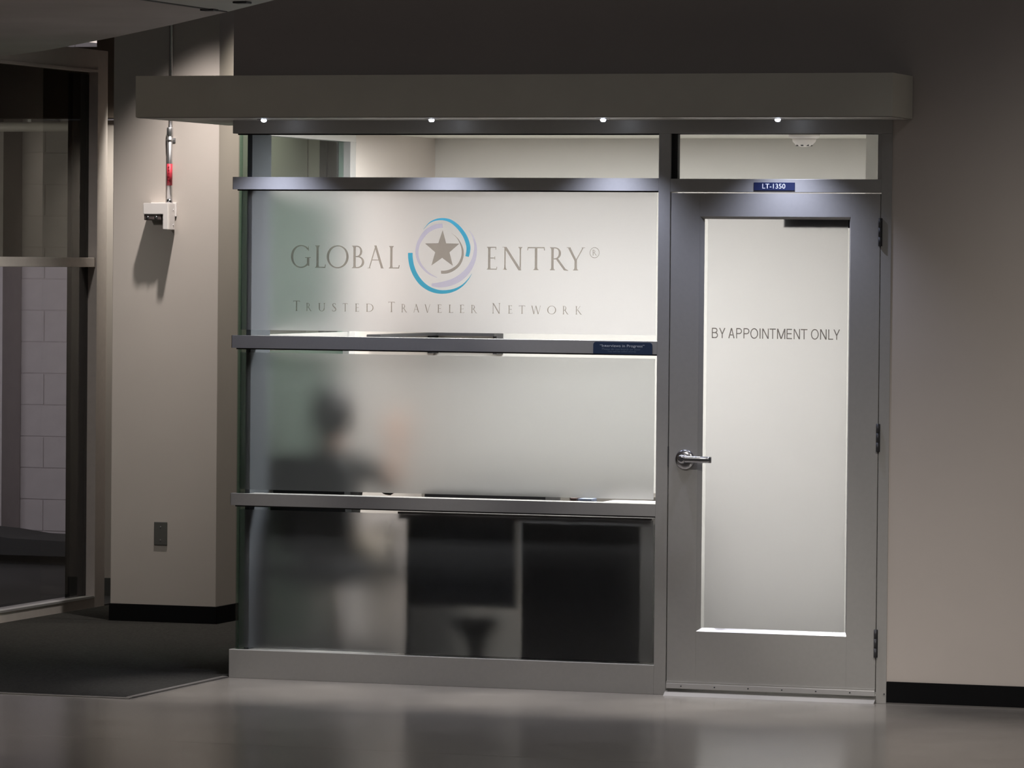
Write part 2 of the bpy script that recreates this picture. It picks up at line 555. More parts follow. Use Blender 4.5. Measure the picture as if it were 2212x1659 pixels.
# bevelled glazing stops
ST = M['frame']
bm = NB(); prism(bm, [(2.136, 0.0005), (2.154, 0.014), (2.136, 0.014)], 'z', 0.276, 2.04); obj('glazing_stop', bm, ST, d1)
bm = NB(); prism(bm, [(2.795, 0.0005), (2.787, 0.014), (2.795, 0.014)], 'z', 0.276, 2.04); obj('glazing_stop', bm, ST, d1)
bm = NB(); prism(bm, [(0.0005, 2.04), (0.014, 2.04), (0.014, 2.029)], 'x', 2.136, 2.795); obj('glazing_stop', bm, ST, d1)
bm = NB(); prism(bm, [(0.0005, 0.276), (0.014, 0.276), (0.014, 0.2915)], 'x', 2.136, 2.795); tag(obj('glazing_stop', bm, M['alu_bright'], d1), 'bright bottom glazing stop')  # brighter metal stands in for light caught on the bottom bevel
dp = B('pane', M['glass'], d1, 2.150, 2.790, 0.016, 0.022, 0.284, 2.034)
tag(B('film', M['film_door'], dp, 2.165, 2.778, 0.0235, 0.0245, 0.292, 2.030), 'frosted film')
tag(B('door_closer', M['dark_metal'], d1, 2.49, 2.80, 0.05, 0.10, 1.995, 2.045, bevel=0.004), 'dark closer body behind the glass')
# sweep with screw heads
sw = tag(B('door_sweep', M['alu_bright'], d1, 2.0085, 2.9215, -0.008, 0.0, 0.030, 0.052, bevel=0.0015), 'bright aluminium sweep strip')
B('sweep_lip', FR, sw, 2.0085, 2.9215, -0.006, 0.0, 0.052, 0.060)
for k in range(7):
    x = 2.075 + k * 0.148
    bm = NB(); lathe(bm, [(0.0035, 0), (0.003, -0.002), (0.001, -0.0028)], (x, -0.008, 0.041), 'y', 8)
    obj('screw', bm, M['dark_metal'], sw)
# lever handle
bm = NB()
lathe(bm, [(0.043, 0.0), (0.043, -0.004), (0.039, -0.009), (0.026, -0.012), (0.020, -0.013)], (2.081, 0, 1.006), 'y', 32)
hs = tag(obj('rose', bm, M['chrome'], d1), 'round satin chrome rose')
bm = NB()
lathe(bm, [(0.0185, -0.011), (0.0185, -0.04), (0.020, -0.048), (0.018, -0.058), (0.010, -0.062)], (2.081, 0, 1.010), 'y', 20)
obj('lever_hub', bm, M['chrome'], hs)
bm = NB()
lv = []
for k in range(9):
    t = k / 8
    x = 2.075 + t * 0.135
    y = -0.052 + 0.012 * max(0, t - 0.75) * 4 * 0.5
    hh = 0.0150 - 0.002 * t
    th = 0.0085 - 0.0025 * t
    lv.append((x, y, 1.0105 - 0.002 * t, th, hh))
rings = []
for x, y, z, th, hh in lv:
    rings.append([bm.verts.new((x, y + th * math.cos(a), z + hh * math.sin(a))) for a in [2 * math.pi * q / 12 for q in range(12)]])
for a, b in zip(rings, rings[1:]):
    for q in range(12):
        bm.faces.new((a[q], a[(q + 1) % 12], b[(q + 1) % 12], b[q])).smooth = True
bm.faces.new(rings[0]); bm.faces.new(rings[-1])
bmesh.ops.recalc_face_normals(bm, faces=bm.faces[:])
obj('lever', bm, M['chrome'], hs)
# latch plate seen in the gap
B('strike_lip', M['dark_metal'], d1, 2.0035, 2.0085, -0.001, 0.02, 0.975, 1.06)
# three butt hinges
for z in (1.919, 1.057, 0.193):
    h = B('hinge', M['dark_metal'], d1, 2.9165, 2.9315, -0.002, 0.004, z, z + 0.117)
    for k in range(3):
        bm = NB(); tube(bm, [(2.923, -0.008, z + 0.0395 * k), (2.923, -0.008, z + 0.0395 * k + 0.0385)], 0.0068, 10)
        obj('knuckle', bm, M['dark_metal'], h)
# threshold
th = thing('trim_1', (2.464, 0, 0), 'aluminium threshold under the grey door', 'threshold', kind='structure')
bm = NB(); prism(bm, [(-0.035, 0), (-0.012, 0.014), (0.03, 0.027), (0.10, 0.027), (0.12, 0)], 'x', 2.004, 2.925); obj('saddle', bm, mat('threshold_aluminium', (0.27, 0.26, 0.245), 0.5, metal=0.4), th)

# ------------------------------------------------------------------ lettering on the glass


def catmull(pts, n=10):
    out = []
    P = [pts[0]] + list(pts) + [pts[-1]]
    for i in range(1, len(P) - 2):
        for k in range(n):
            t = k / n
            out.append(tuple(0.5 * ((2 * b) + (-a + c) * t + (2 * a - 5 * b + 4 * c - d) * t * t + (-a + 3 * b - 3 * c + d) * t ** 3)
                             for a, b, c, d in zip(P[i - 1], P[i], P[i + 1], P[i + 2])))
    out.append(tuple(pts[-1]))
    return out


def stroke(pts, n=8):
    """centre line (x, y, width) -> list of quads"""
    c = catmull(pts, n)
    L, Rr = [], []
    for i in range(len(c)):
        a, b = c[max(0, i - 1)], c[min(len(c) - 1, i + 1)]
        dx, dy = b[0] - a[0], b[1] - a[1]
        l = math.hypot(dx, dy) or 1
        nx, ny = -dy / l, dx / l
        w = c[i][2] / 2
        L.append((c[i][0] + nx * w, c[i][1] + ny * w))
        Rr.append((c[i][0] - nx * w, c[i][1] - ny * w))
    return [[L[i], L[i + 1], Rr[i + 1], Rr[i]] for i in range(len(c) - 1)]


def ring(cx, cy, rx, ry, a0, a1, T, t, n=40, tilt=0.12):
    out = []
    pr = None
    for i in range(n + 1):
        a = math.radians(a0 + (a1 - a0) * i / n)
        w = t + (T - t) * math.cos(a + tilt) ** 2
        o_ = (cx + rx * math.cos(a), cy + ry * math.sin(a))
        i_ = (cx + (rx - w) * math.cos(a), cy + (ry - w) * math.sin(a))
        if pr:
            out.append([pr[0], o_, i_, pr[1]])
        pr = (o_, i_)
    return out


TT, tt = 0.115, 0.05


def stem(x, T=TT, y0=0.0, y1=1.0, foot=True, head=True, s=0.065):
    p = []
    if foot:
        p += [(x - s, y0), (x + T + s, y0), (x + T + s, y0 + .018), (x + T + .016, y0 + .05), (x + T, y0 + .13)]
    else:
        p += [(x, y0), (x + T, y0)]
    if head:
        p += [(x + T, y1 - .13), (x + T + .016, y1 - .05), (x + T + s, y1 - .018), (x + T + s, y1), (x - s, y1), (x - s, y1 - .018), (x - .016, y1 - .05), (x, y1 - .13)]
    else:
        p += [(x + T, y1), (x, y1)]
    if foot:
        p += [(x, y0 + .13), (x - .016, y0 + .05), (x - s, y0 + .018)]
    return p


def dg(x0, y0, x1, y1, w):
    return [(x0 - w / 2, y0), (x0 + w / 2, y0), (x1 + w / 2, y1), (x1 - w / 2, y1)]


def hb(x0, x1, y, t=tt):
    return [(x0, y - t / 2), (x1, y - t / 2), (x1, y + t / 2), (x0, y + t / 2)]


def foot(x, y, s=0.075, h=0.02):
    return [(x - s, y), (x + s, y), (x + s, y + h), (x - s, y + h)]


def tick(x, y0, y1, w=0.03, lean=0.03):
    return [(x - w / 2, y0), (x + w / 2, y0), (x + w / 2 + lean, y1), (x - w / 2 + lean, y1)]


def glyph(ch):
    """polygons of a roman inscription capital, cap height 1, and its width"""
    if ch == 'O':
        return ring(.53, .5, .53, .515, 0, 360, TT, tt), 1.06
    if ch == 'G':
        return ring(.5, .5, .5, .515, 42, 318, TT, tt) + [stem(.79, TT, .10, .46, False, False), hb(.70, .98, .455, .03), [(.79, .12), (.905, .16), (.905, .08), (.84, .09)], tick(.865, .76, .98, .035, -.005)], .97
    if ch == 'L':
        return [stem(.07), hb(.07, .50, .022, .044), tick(.50, 0, .15, .04, .03)], .56
    if ch == 'E':
        return [stem(.07), hb(.1, .47, .978, .044), hb(.15, .42, .51, .042), hb(.1, .50, .022, .044), tick(.455, .87, 1.0, .035, .01), tick(.41, .44, .58, .03, 0), tick(.49, 0, .13, .035, .03)], .54
    if ch == 'B':
        return [stem(.07)] + ring(.24, .745, .26, .255, -90, 90, TT * .9, tt) + ring(.27, .27, .33, .27, -90, 90, TT, tt) + [hb(.1, .26, .978, .044), hb(.1, .28, .515, .044), hb(.1, .28, .022, .044)], .61
    if ch == 'A':
        return [dg(.11, 0, .42, 1.0, .05), dg(.74, 0, .40, 1.02, TT), hb(.22, .60, .37, .042), foot(.10, 0), foot(.75, 0)], .86
    if ch == 'N':
        return [stem(.09, .06, 0, 1, True, False), stem(.80, .06, 0, 1, False, True), dg(.82, -.02, .12, 1.0, TT * 1.15), foot(.07, .98)], .96
    if ch == 'T':
        return [stem(.37, TT, 0, 1, True, False), hb(.03, .82, .976, .048), tick(.03, .86, 1.0, .035, .02), tick(.82, .86, 1.0, .035, -.02)], .85
    if ch == 'R':
        return [stem(.07)] + ring(.24, .735, .29, .265, -90, 90, TT * .95, tt) + [hb(.1, .26, .978, .044), hb(.1, .30, .495, .044), dg(.74, .0, .34, .50, TT * 1.1), [(.68, 0), (.88, -.02), (.88, .0), (.76, .06)]], .88
    if ch == 'Y':
        return [stem(.385, TT, 0, .48, True, False), dg(.44, .42, .13, 1.0, TT), dg(.45, .42, .78, 1.0, .05), foot(.12, .98, .09), foot(.79, .98, .08)], .88
    if ch == 'U':
        return [stem(.08, TT, .3, 1, False, True), stem(.70, .06, .3, 1, False, True)] + ring(.42, .34, .34, .35, 180, 360, TT * .9, tt), .84
    if ch == 'S':
        return stroke([(.46, .80, .045), (.40, .95, .05), (.26, .975, .05), (.12, .86, .08), (.16, .68, .10), (.33, .50, .125), (.46, .32, .11), (.44, .12, .08), (.26, .02, .05), (.11, .06, .05), (.06, .22, .04)]), .54
    if ch == 'D':
        return [stem(.07)] + ring(.32, .5, .56, .5, -90, 90, TT, tt) + [hb(.1, .36, .978, .044), hb(.1, .36, .022, .044)], .89
    if ch == 'V':
        return [dg(.42, -.02, .12, 1.0, TT), dg(.44, 0, .74, 1.0, .05), foot(.11, .98, .09), foot(.75, .98)], .86
    if ch == 'W':
        return [dg(.38, -.02, .12, 1.0, TT), dg(.40, 0, .62, .98, .05), dg(.92, -.02, .62, 1.0, TT), dg(.94, 0, 1.20, 1.0, .05), foot(.11, .98, .09), foot(1.21, .98)], 1.32
    if ch == 'K':
        return [stem(.07), dg(.20, .50, .66, 1.0, .055), dg(.78, 0, .30, .56, TT * 1.1), foot(.66, .98, .08), [(.72, 0), (.92, -.02), (.92, .0), (.8, .06)]], .9
    return [], .4


def polys_to_mesh(name, polys, m, parent, y):
    """union of overlapping polygons in the x-z plane as one flat mesh"""
    vs, fs = [], []
    for p in polys:
        a = sum(p[i][0] * p[(i + 1) % len(p)][1] - p[(i + 1) % len(p)][0] * p[i][1] for i in range(len(p)))
        q = p if a > 0 else p[::-1]
        fs.append(list(range(len(vs), len(vs) + len(q))))
        vs += [Vector(c) for c in q]
    r = delaunay_2d_cdt(vs, [], fs, 1, 1e-6)
    me = bpy.data.meshes.new(name)
    me.from_pydata([(v.x, y, v.y) for v in r[0]], [], [tuple(f) for f, src in zip(r[2], r[5]) if src])
    me.update()
    return link_mesh(name, me, m, parent)


def word(letters, z0, z1):
    out = []
    for ch, x0, x1 in letters:
        g, w = glyph(ch)
        sx = (x1 - x0) / w
        out += [[(x0 + px * sx, z0 + pz * (z1 - z0)) for px, pz in p] for p in g]
    return out


YL = 0.0152
Z0, Z1 = 1.8060, 1.9035
P1 = word([('G', .2722, .3641), ('L', .3846, .4366), ('O', .4393, .5416), ('B', .5565, .6150), ('A', .6272, .7086), ('L', .7276, .7789)], Z0, Z1)
P2 = word([('E', 1.1767, 1.2253), ('N', 1.2481, 1.3421), ('T', 1.3592, 1.4415), ('R', 1.4628, 1.5463), ('Y', 1.5364, 1.6225)], Z0 - .001, Z1)
P3 = word([('T', .2837, .3166), ('T', .7255, .7580), ('N', 1.203, 1.2416)], 1.6165, 1.6610)
P3 += word([('R', .3454, .3715), ('U', .4016, .4344), ('S', .4644, .4863), ('T', .5149, .5394), ('E', .5735, .5925), ('D', .6238, .6591),
            ('R', .7877, .8147), ('A', .8412, .8713), ('V', .8932, .9230), ('E', .9530, .9736), ('L', 1.0047, 1.0266), ('E', 1.0552, 1.0773), ('R', 1.1072, 1.1358),
            ('E', 1.2758, 1.2958), ('T', 1.3243, 1.3541), ('W', 1.3797, 1.4266), ('O', 1.4535, 1.4932), ('R', 1.5229, 1.5498), ('K', 1.5809, 1.6091)], 1.6165, 1.6520)
PR = [[(1.664 + .022 * px, 1.8817 + .023 * pz) for px, pz in p] for p in ring(0, 0, 1, 1, 0, 360, .10, .10)]
PR += word([('R', 1.6545, 1.6745)], 1.8700, 1.8940)
pn = panes[1]
tag(polys_to_mesh('lettering', P1 + P2 + PR, M['taupe'], pn, YL), 'large taupe serif capitals')
tag(polys_to_mesh('lettering', P3, M['taupe'], pn, YL), 'small spaced taupe serif capitals')


def lg(p):
    u, v = p[0] / 1659, p[1] / 1659
    return (0.769 + 0.424 * u + 0.004 * v, 2.067 + 0.002 * u - 0.401 * v)


def arc(pts):
    k = 0.2482 / 1000
    return [[lg(q) for q in quad] for quad in stroke(pts, 8)]


teal = arc([(455, 375, 4), (560, 262, 16), (680, 205, 30), (815, 194, 42), (950, 232, 55), (1085, 340, 66), (1195, 490, 72), (1254, 650, 72), (1258, 760, 70), (1236, 860, 64)])
teal += arc([(218, 798, 84), (222, 900, 84), (248, 1040, 84), (310, 1190, 84), (415, 1335, 84), (555, 1438, 76), (715, 1490, 68), (880, 1490, 60), (1030, 1450, 45), (1160, 1370, 28), (1260, 1262, 14), (1322, 1165, 4)])
lav1 = arc([(800, 308, 76), (660, 330, 80), (520, 408, 78), (425, 520, 72), (358, 650, 62), (336, 800, 56), (372, 950, 48), (450, 1070, 40), (560, 1170, 28), (700, 1240, 10)])
lav2 = arc([(1270, 390, 4), (1340, 500, 24), (1382, 640, 42), (1384, 760, 58), (1352, 920, 76), (1270, 1080, 96), (1150, 1210, 108), (1010, 1300, 110), (860, 1350, 108), (720, 1370, 86), (600, 1368, 50)])
taup = arc([(960, 440, 2), (1060, 530, 12), (1120, 630, 22), (1156, 740, 34), (1150, 870, 42), (1092, 1000, 48), (992, 1088, 52), (880, 1135, 56), (770, 1143, 54)])
star = [[lg(p) for p in ((800, 385), (862, 625), (1098, 630), (922, 785), (984, 1028), (790, 885), (596, 1024), (665, 785), (484, 628), (722, 622))]]
tag(polys_to_mesh('emblem', teal, M['teal'], pn, YL), 'teal swoosh arcs of the emblem')
tag(polys_to_mesh('emblem', lav1 + lav2, M['lavender'], pn, YL + 0.0002), 'lavender swoosh arcs of the emblem')
tag(polys_to_mesh('emblem', taup + star, M['taupe'], pn, YL - 0.0002), 'taupe star and arc of the emblem')


def text_mesh(name, s, m, parent, x0, x1, z0, z1, y, bold=0.0, spacing=1.0):
    """built-in font text fitted to a rectangle of the x-z plane"""
    cu = bpy.data.curves.new(name + '_curve', 'FONT')
    cu.body = s
    cu.offset = bold
    cu.space_character = spacing
    cu.resolution_u = 4
    to = bpy.data.objects.new(name + '_curve', cu)
    COL.objects.link(to)
    dg_ = bpy.context.evaluated_depsgraph_get()
    me = bpy.data.meshes.new_from_object(to.evaluated_get(dg_))
    bpy.data.objects.remove(to)
    bpy.data.curves.remove(cu)
    xs = [v.co.x for v in me.vertices]
    ys = [v.co.y for v in me.vertices]
    ax, bx_, ay, by_ = min(xs), max(xs), min(ys), max(ys)
    for v in me.vertices:
        v.co = ((x0 + (v.co.x - ax) / (bx_ - ax) * (x1 - x0)), y, z0 + (v.co.y - ay) / (by_ - ay) * (z1 - z0))
    me.name = name
    return link_mesh(name, me, m, parent)




def sans(ch):
    """polygons of a plain grotesque capital, cap height 1, stroke q, and its width"""
    q = .105
    V = lambda x: [(x, 0), (x + q, 0), (x + q, 1), (x, 1)]
    H = lambda x0, x1, y: [(x0, y - q / 2), (x1, y - q / 2), (x1, y + q / 2), (x0, y + q / 2)]
    if ch == 'B':
        return [V(0), H(0, .40, q / 2), H(0, .38, .53), H(0, .38, 1 - q / 2)] + ring(.38, .755, .25, .245, -90, 90, q, q) + ring(.39, .29, .29, .29, -90, 90, q, q), .68
    if ch == 'P':
        return [V(0), H(0, .36, .47), H(0, .36, 1 - q / 2)] + ring(.36, .709, .30, .291, -90, 90, q, q), .66
    if ch == 'Y':
        return [[(.31, 0), (.31 + q, 0), (.31 + q, .45), (.31, .45)], dg(.36, .40, .06, 1, .125), dg(.36, .40, .67, 1, .125)], .73
    if ch == 'A':
        return [dg(.055, 0, .34, 1, .115), dg(.635, 0, .35, 1, .115), H(.16, .53, .33)], .69
    if ch == 'O':
        return ring(.43, .5, .43, .515, 0, 360, q, q), .86
    if ch == 'I':
        return [V(0)], q
    if ch == 'N':
        return [V(0), V(.60), dg(.64, 0, .065, 1, .13)], .705
    if ch == 'T':
        return [V(.30), H(0, .705, 1 - q / 2)], .705
    if ch == 'M':
        return [V(0), V(.72), dg(.41, 0, .06, 1, .12), dg(.415, 0, .765, 1, .12)], .825
    if ch == 'E':
        return [V(0), H(0, .62, q / 2), H(0, .57, .53), H(0, .61, 1 - q / 2)], .62
    if ch == 'L':
        return [V(0), H(0, .54, q / 2)], .54
    return [], .4


PB = []
for ch, c0, c1 in (('B', 323, 400), ('Y', 415, 495), ('A', 533, 612), ('P', 632, 705), ('P', 725, 800), ('O', 812, 910), ('I', 929, 942), ('N', 962, 1045), ('T', 1055, 1135),
                   ('M', 1150, 1255), ('E', 1270, 1340), ('N', 1360, 1440), ('T', 1450, 1533), ('O', 1578, 1675), ('N', 1692, 1775), ('L', 1795, 1857), ('Y', 1860, 1942)):
    g, w = sans(ch)
    a0, a1 = 2.190 + (c0 - 325) * .000346, 2.190 + (c1 - 325) * .000346
    PB += [[(a0 + px * (a1 - a0) / w, 1.5240 + pz * .0435) for px, pz in p] for p in g]
tag(polys_to_mesh('lettering', PB, M['grey_vinyl'], dp, YL), 'grey sans serif capitals')

# ------------------------------------------------------------------ signs
sg = thing('room_sign', (2.461, 0, 2.1505), 'small navy room plate reading LT-1350 above the door', 'sign')
B('plate', M['navy'], sg, 2.372, 2.551, -0.004, 0.0, 2.1505, 2.1845, bevel=0.0008)
text_mesh('lettering', 'LT-1350', M['sign_white'], sg, 2.410, 2.510, 2.1585, 2.1790, -0.0046, bold=0.004)
sg = thing('notice_sign', (1.80, 0, 1.452), 'navy round cornered interviews in progress notice on the middle rail', 'sign')
bm = NB()
pts = [(1.668, 1.4505), (1.931, 1.4495)]
for cx, cz, a0 in ((1.918, 1.4875, 0), (1.681, 1.4885, 90)):
    pts += [(cx + .013 * math.cos(math.radians(a0 + k * 18)), cz + .013 * math.sin(math.radians(a0 + k * 18))) for k in range(6)]
prism(bm, pts, 'y', -0.004, 0.0)
obj('plate', bm, M['navy2'], sg)
tag(text_mesh('lettering', '\u201cInterviews in Progress\u201d', M['sign_grey'], sg, 1.698, 1.897, 1.4765, 1.4910, -0.0046, bold=0.01), 'pale title line')
tag(text_mesh('lettering', 'Please do not knock on door', M['sign_dim'], sg, 1.708, 1.880, 1.4670, 1.4755, -0.0046), 'faint second line')
tag(text_mesh('lettering', 'You will be called shortly', M['sign_dim'], sg, 1.732, 1.860, 1.4560, 1.4645, -0.0046), 'faint third line')

# ------------------------------------------------------------------ canopy
cp = thing('canopy', (1.4, -0.19, 2.447), 'long grey box canopy above the frosted office front', 'canopy')
bm = NB()
prism(bm, [(-0.313, -0.35), (3.055, -0.35), (3.055, 0.0), (-0.004, 0.0), (-0.004, 0.72), (-0.313, 0.72)], 'z', 2.452, 2.63)
o = obj('fascia', bm, M['canopy'], cp)
bm = NB()
prism(bm, [(-0.309, -0.346), (3.051, -0.346), (3.051, -0.001), (-0.005, -0.001), (-0.005, 0.716), (-0.309, 0.716)], 'z', 2.448, 2.4535)
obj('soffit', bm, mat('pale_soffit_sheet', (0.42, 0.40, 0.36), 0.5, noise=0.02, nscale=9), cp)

lab = ['leftmost of the four white puck lights under the canopy', 'second puck light from the left under the canopy',
       'third puck light from the left under the canopy', 'rightmost puck light under the canopy above the door']
LX = (0.225, 0.995, 1.764, 2.527)
pk = thing('puck_light', (LX[0], -0.2, 2.448), lab[0], 'light', 'puck lights under the canopy')
bm = NB(); lathe(bm, [(0.030, 0.0), (0.030, -0.002), (0.018, -0.003)], (LX[0], -0.2, 2.448), 'z', 24); obj('bezel', bm, M['chrome'], pk)
bm = NB(); lathe(bm, [(0.0115, -0.003), (0.0115, -0.008), (0.009, -0.012), (0.004, -0.0135)], (LX[0], -0.2, 2.448), 'z', 16); obj('lens', bm, M['led'], pk)
for i in range(1, 4):
    copy_tree(pk, (LX[i], -0.2, 2.448), lab[i])
for i in range(4):
    spot('puck_spot', (LX[i], -0.2, 2.430), (LX[i], -0.16, 0), 27, 108, 1.0, (0.71, 0.76, 1.0), 0.012)
    spot('puck_beam', (LX[i], -0.2, 2.430), (LX[i], -0.48, 0), 185, 38, 1.0, (1.0, 0.95, 0.92), 0.012)

# ------------------------------------------------------------------ carpet in the alcove
cpt = thing('alcove_carpet', (-1.5, 1.0, 0), 'dark grey carpet in the alcove left of the office', 'carpet')
B('pile', M['carpet'], cpt, -2.15, -0.03, -1.07, 2.67, 0.0, 0.006)
B('edge_strip', M['edge_strip'], cpt, -0.03, -0.002, -1.07, 0.0, 0.0, 0.007, bevel=0.002)
B('edge_strip', M['edge_strip'], cpt, -2.15, -0.002, -1.10, -1.07, 0.0, 0.005, bevel=0.002)
B('pile', M['carpet'], cpt, -2.15, -1.733, 2.68, 4.28, 0.0, 0.006)
B('pile', M['carpet'], cpt, -1.144, -0.005, 2.67, 3.9, 0.0, 0.006)

# ------------------------------------------------------------------ conduit, alarm box, blank plate on the pillar
YW = 2.68
cd = thing('conduit', (-1.412, YW, 2.12), 'silver metal conduit with red label running up the beige pillar', 'pipe')
bm = NB(); tube(bm, [(-1.413, YW - 0.017, 2.128), (-1.413, YW - 0.017, 2.49)], 0.0135, 14); obj('pipe', bm, M['steel'], cd)
bm = NB(); tube(bm, [(-1.411, YW - 0.012, 2.50), (-1.411, YW - 0.012, 4.2)], 0.0095, 12); obj('pipe', bm, M['steel'], cd)
bm = NB(); tube(bm, [(-1.413, YW - 0.017, 2.455), (-1.413, YW - 0.017, 2.46), (-1.413, YW - 0.017, 2.495), (-1.413, YW - 0.017, 2.50)], [0.014, 0.0165, 0.0165, 0.014], 14); obj('coupling', bm, M['steel'], cd)
cl = B('clamp', M['steel'], cd, -1.438, -1.388, YW - 0.004, YW, 2.425, 2.447, bevel=0.001)
bm = NB(); lathe(bm, [(0.006, 0), (0.006, -0.006), (0.002, -0.008)], (-1.432, YW - 0.004, 2.436), 'y', 10); obj('screw', bm, M['steel'], cl)
bm = NB(); tube(bm, [(-1.413, YW - 0.017, 2.430), (-1.413, YW - 0.017, 2.442)], 0.0155, 14); obj('strap', bm, M['steel'], cl)
bm = NB(); tube(bm, [(-1.413, YW - 0.017, 2.208), (-1.413, YW - 0.017, 2.317)], 0.0141, 16); lb = obj('label_band', bm, M['red'], cd)
tag(lb, 'red label wrapped on the conduit')
for k in range(6):
    zz = 2.222 + k * 0.0145
    B('print_mark', M['red_dark'], lb, -1.416, -1.409, YW - 0.0318, YW - 0.0305, zz, zz + 0.009)
bm = NB(); tube(bm, [(-1.413, YW - 0.017, 2.112), (-1.413, YW - 0.017, 2.120), (-1.413, YW - 0.017, 2.128), (-1.413, YW - 0.017, 2.140)], [0.011, 0.0165, 0.0165, 0.0140], 12); obj('connector', bm, M['chrome'], cd)

al = thing('alarm_box', (-1.45, YW, 1.98), 'white wall alarm box with smoked lens under the silver conduit', 'alarm')
B('back_plate', M['white_plastic'], al, -1.518, -1.379, YW - 0.008, YW, 2.052, 2.122, bevel=0.002)
bm = NB()
prism(bm, [(-1.521, 2.062), (-1.414, 2.062), (-1.414, 1.987), (-1.386, 1.985), (-1.386, 2.118), (-1.521, 2.119)], 'y', YW - 0.10, YW - 0.008)
bmesh.ops.bevel(bm, geom=bm.edges[:], offset=0.0025, segments=2, affect='EDGES')
obj('housing', bm, M['white_plastic'], al)
ln = tag(B('lens', M['lens'], al, -1.518, -1.424, YW - 0.096, YW - 0.012, 2.032, 2.063, bevel=0.005), 'smoked lens with bright reflectors')
for x in (-1.498, -1.452):
    bm = NB(); lathe(bm, [(0.010, -0.0955), (0.008, -0.098), (0.003, -0.100)], (x, YW, 2.045), 'y', 12); obj('reflector', bm, M['chrome'], ln)
for z in (2.01, 2.085):
    bm = NB(); lathe(bm, [(0.0045, 0.0), (0.003, 0.002)], (-1.386, YW - 0.03, z), 'x', 8); obj('screw', bm, M['steel'], al)

pl = thing('blank_plate', (-1.4535, YW, 0.395), 'small grey blank wall plate low on the beige pillar', 'wall plate')
B('cover', M['plate'], pl, -1.489, -1.418, YW - 0.006, YW, 0.395, 0.512, bevel=0.0025)
for z in (0.42, 0.487):
    bm = NB(); lathe(bm, [(0.004, -0.006), (0.003, -0.0072)], (-1.4535, YW, z), 'y', 8); obj('screw', bm, M['steel'], pl)

# ------------------------------------------------------------------ left glazing (window_3) and the room behind it
w3 = thing('window_3', (-2.16, 2.6, 0), 'tan framed dark glazing at the left edge', 'window', kind='structure')
TF = M['tan_frame']
XG = -2.16
B('jamb', TF, w3, XG - 0.10, XG, 3.468, 3.60, 0, 2.93, bevel=0.003)
B('jamb_bead', TF, w3, XG - 0.06, XG + 0.008, 3.452, 3.468, 0.06, 2.84)
B('head', TF, w3, XG - 0.10, XG, 1.2, 3.468, 2.825, 2.93, bevel=0.003)
B('head_bead', TF, w3, XG - 0.06, XG + 0.008, 1.2, 3.452, 2.812, 2.825)
B('transom_bar', TF, w3, XG - 0.08, XG, 1.2, 3.452, 1.792, 1.842, bevel=0.003)
B('sill', TF, w3, XG - 0.10, XG, 1.2, 3.468, 0.0, 0.055, bevel=0.003)
tag(B('sill_cap', M['alu_bright'], w3, XG - 0.10, XG + 0.004, 1.2, 3.468, 0.055, 0.066), 'pale sill cap')
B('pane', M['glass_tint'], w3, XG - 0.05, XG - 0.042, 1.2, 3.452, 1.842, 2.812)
B('pane', M['glass_left'], w3, XG - 0.05, XG - 0.042, 1.2, 3.452, 0.066, 1.792)
struct(B('wall_left', M['black'], None, -2.232, -2.206, 3.25, 3.56, 0, 2.80), 'black post inside the left glazing beside its tan jamb')
struct(B('wall_left', M['dark_interior'], None, -2.206, -2.203, 3.42, 3.56, 0, 2.80), 'charcoal reveal of the left glazing')
# shell round that room and the hall wall that carries on from the glazing
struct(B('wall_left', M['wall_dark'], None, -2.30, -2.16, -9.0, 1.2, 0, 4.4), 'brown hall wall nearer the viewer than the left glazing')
struct(B('wall_left', M['block'], None, -6.36, -6.22, 1.2, 8.15, 0, 3.4), 'side wall of the room behind the left glazing')
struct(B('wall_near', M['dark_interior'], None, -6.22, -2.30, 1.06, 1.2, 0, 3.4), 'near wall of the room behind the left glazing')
struct(B('wall_far', M['block'], None, -3.695, -1.16, 8.0, 8.15, 0, 3.4), 'plain end of the block wall behind the pillar')
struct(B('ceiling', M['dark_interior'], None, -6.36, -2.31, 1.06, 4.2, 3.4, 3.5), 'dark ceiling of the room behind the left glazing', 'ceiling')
# block wall: every block a part
bw = thing('wall_far', (-5.0, 8.1, 0), 'pale block wall in the room behind the left glazing', 'wall', kind='structure')
tag(B('mortar', mat('block_mortar', (0.46, 0.42, 0.42), 0.9, noise=0.05, nscale=20), bw, -5.9, -3.7, 8.012, 8.15, 0, 3.4), 'recessed mortar')
blk = None
for r in range(17):
    for c in range(-1, 6):
        x0 = -5.9 + c * 0.4 + (0.2 if r % 2 else 0)
        xa, xb = max(x0 + 0.004, -5.9), min(x0 + 0.396, -3.7)
        if xb - xa < 0.05:
            continue
        z0 = r * 0.2 + 0.105 - 0.2
        za = max(0, z0 + 0.004)
        full = abs((xb - xa) - 0.392) < 1e-4 and z0 > 0
        if full and blk is not None:
            o = blk.copy(); COL.objects.link(o); o.parent = bw
            o.location = Vector(((xa + xb) / 2, 8.0125, za)) - wloc(bw)
        else:
            o = B('block', M['block'], bw, xa, xb, 8.006, 8.019, za, z0 + 0.196, bevel=0.0012)
            if full:
                blk = o
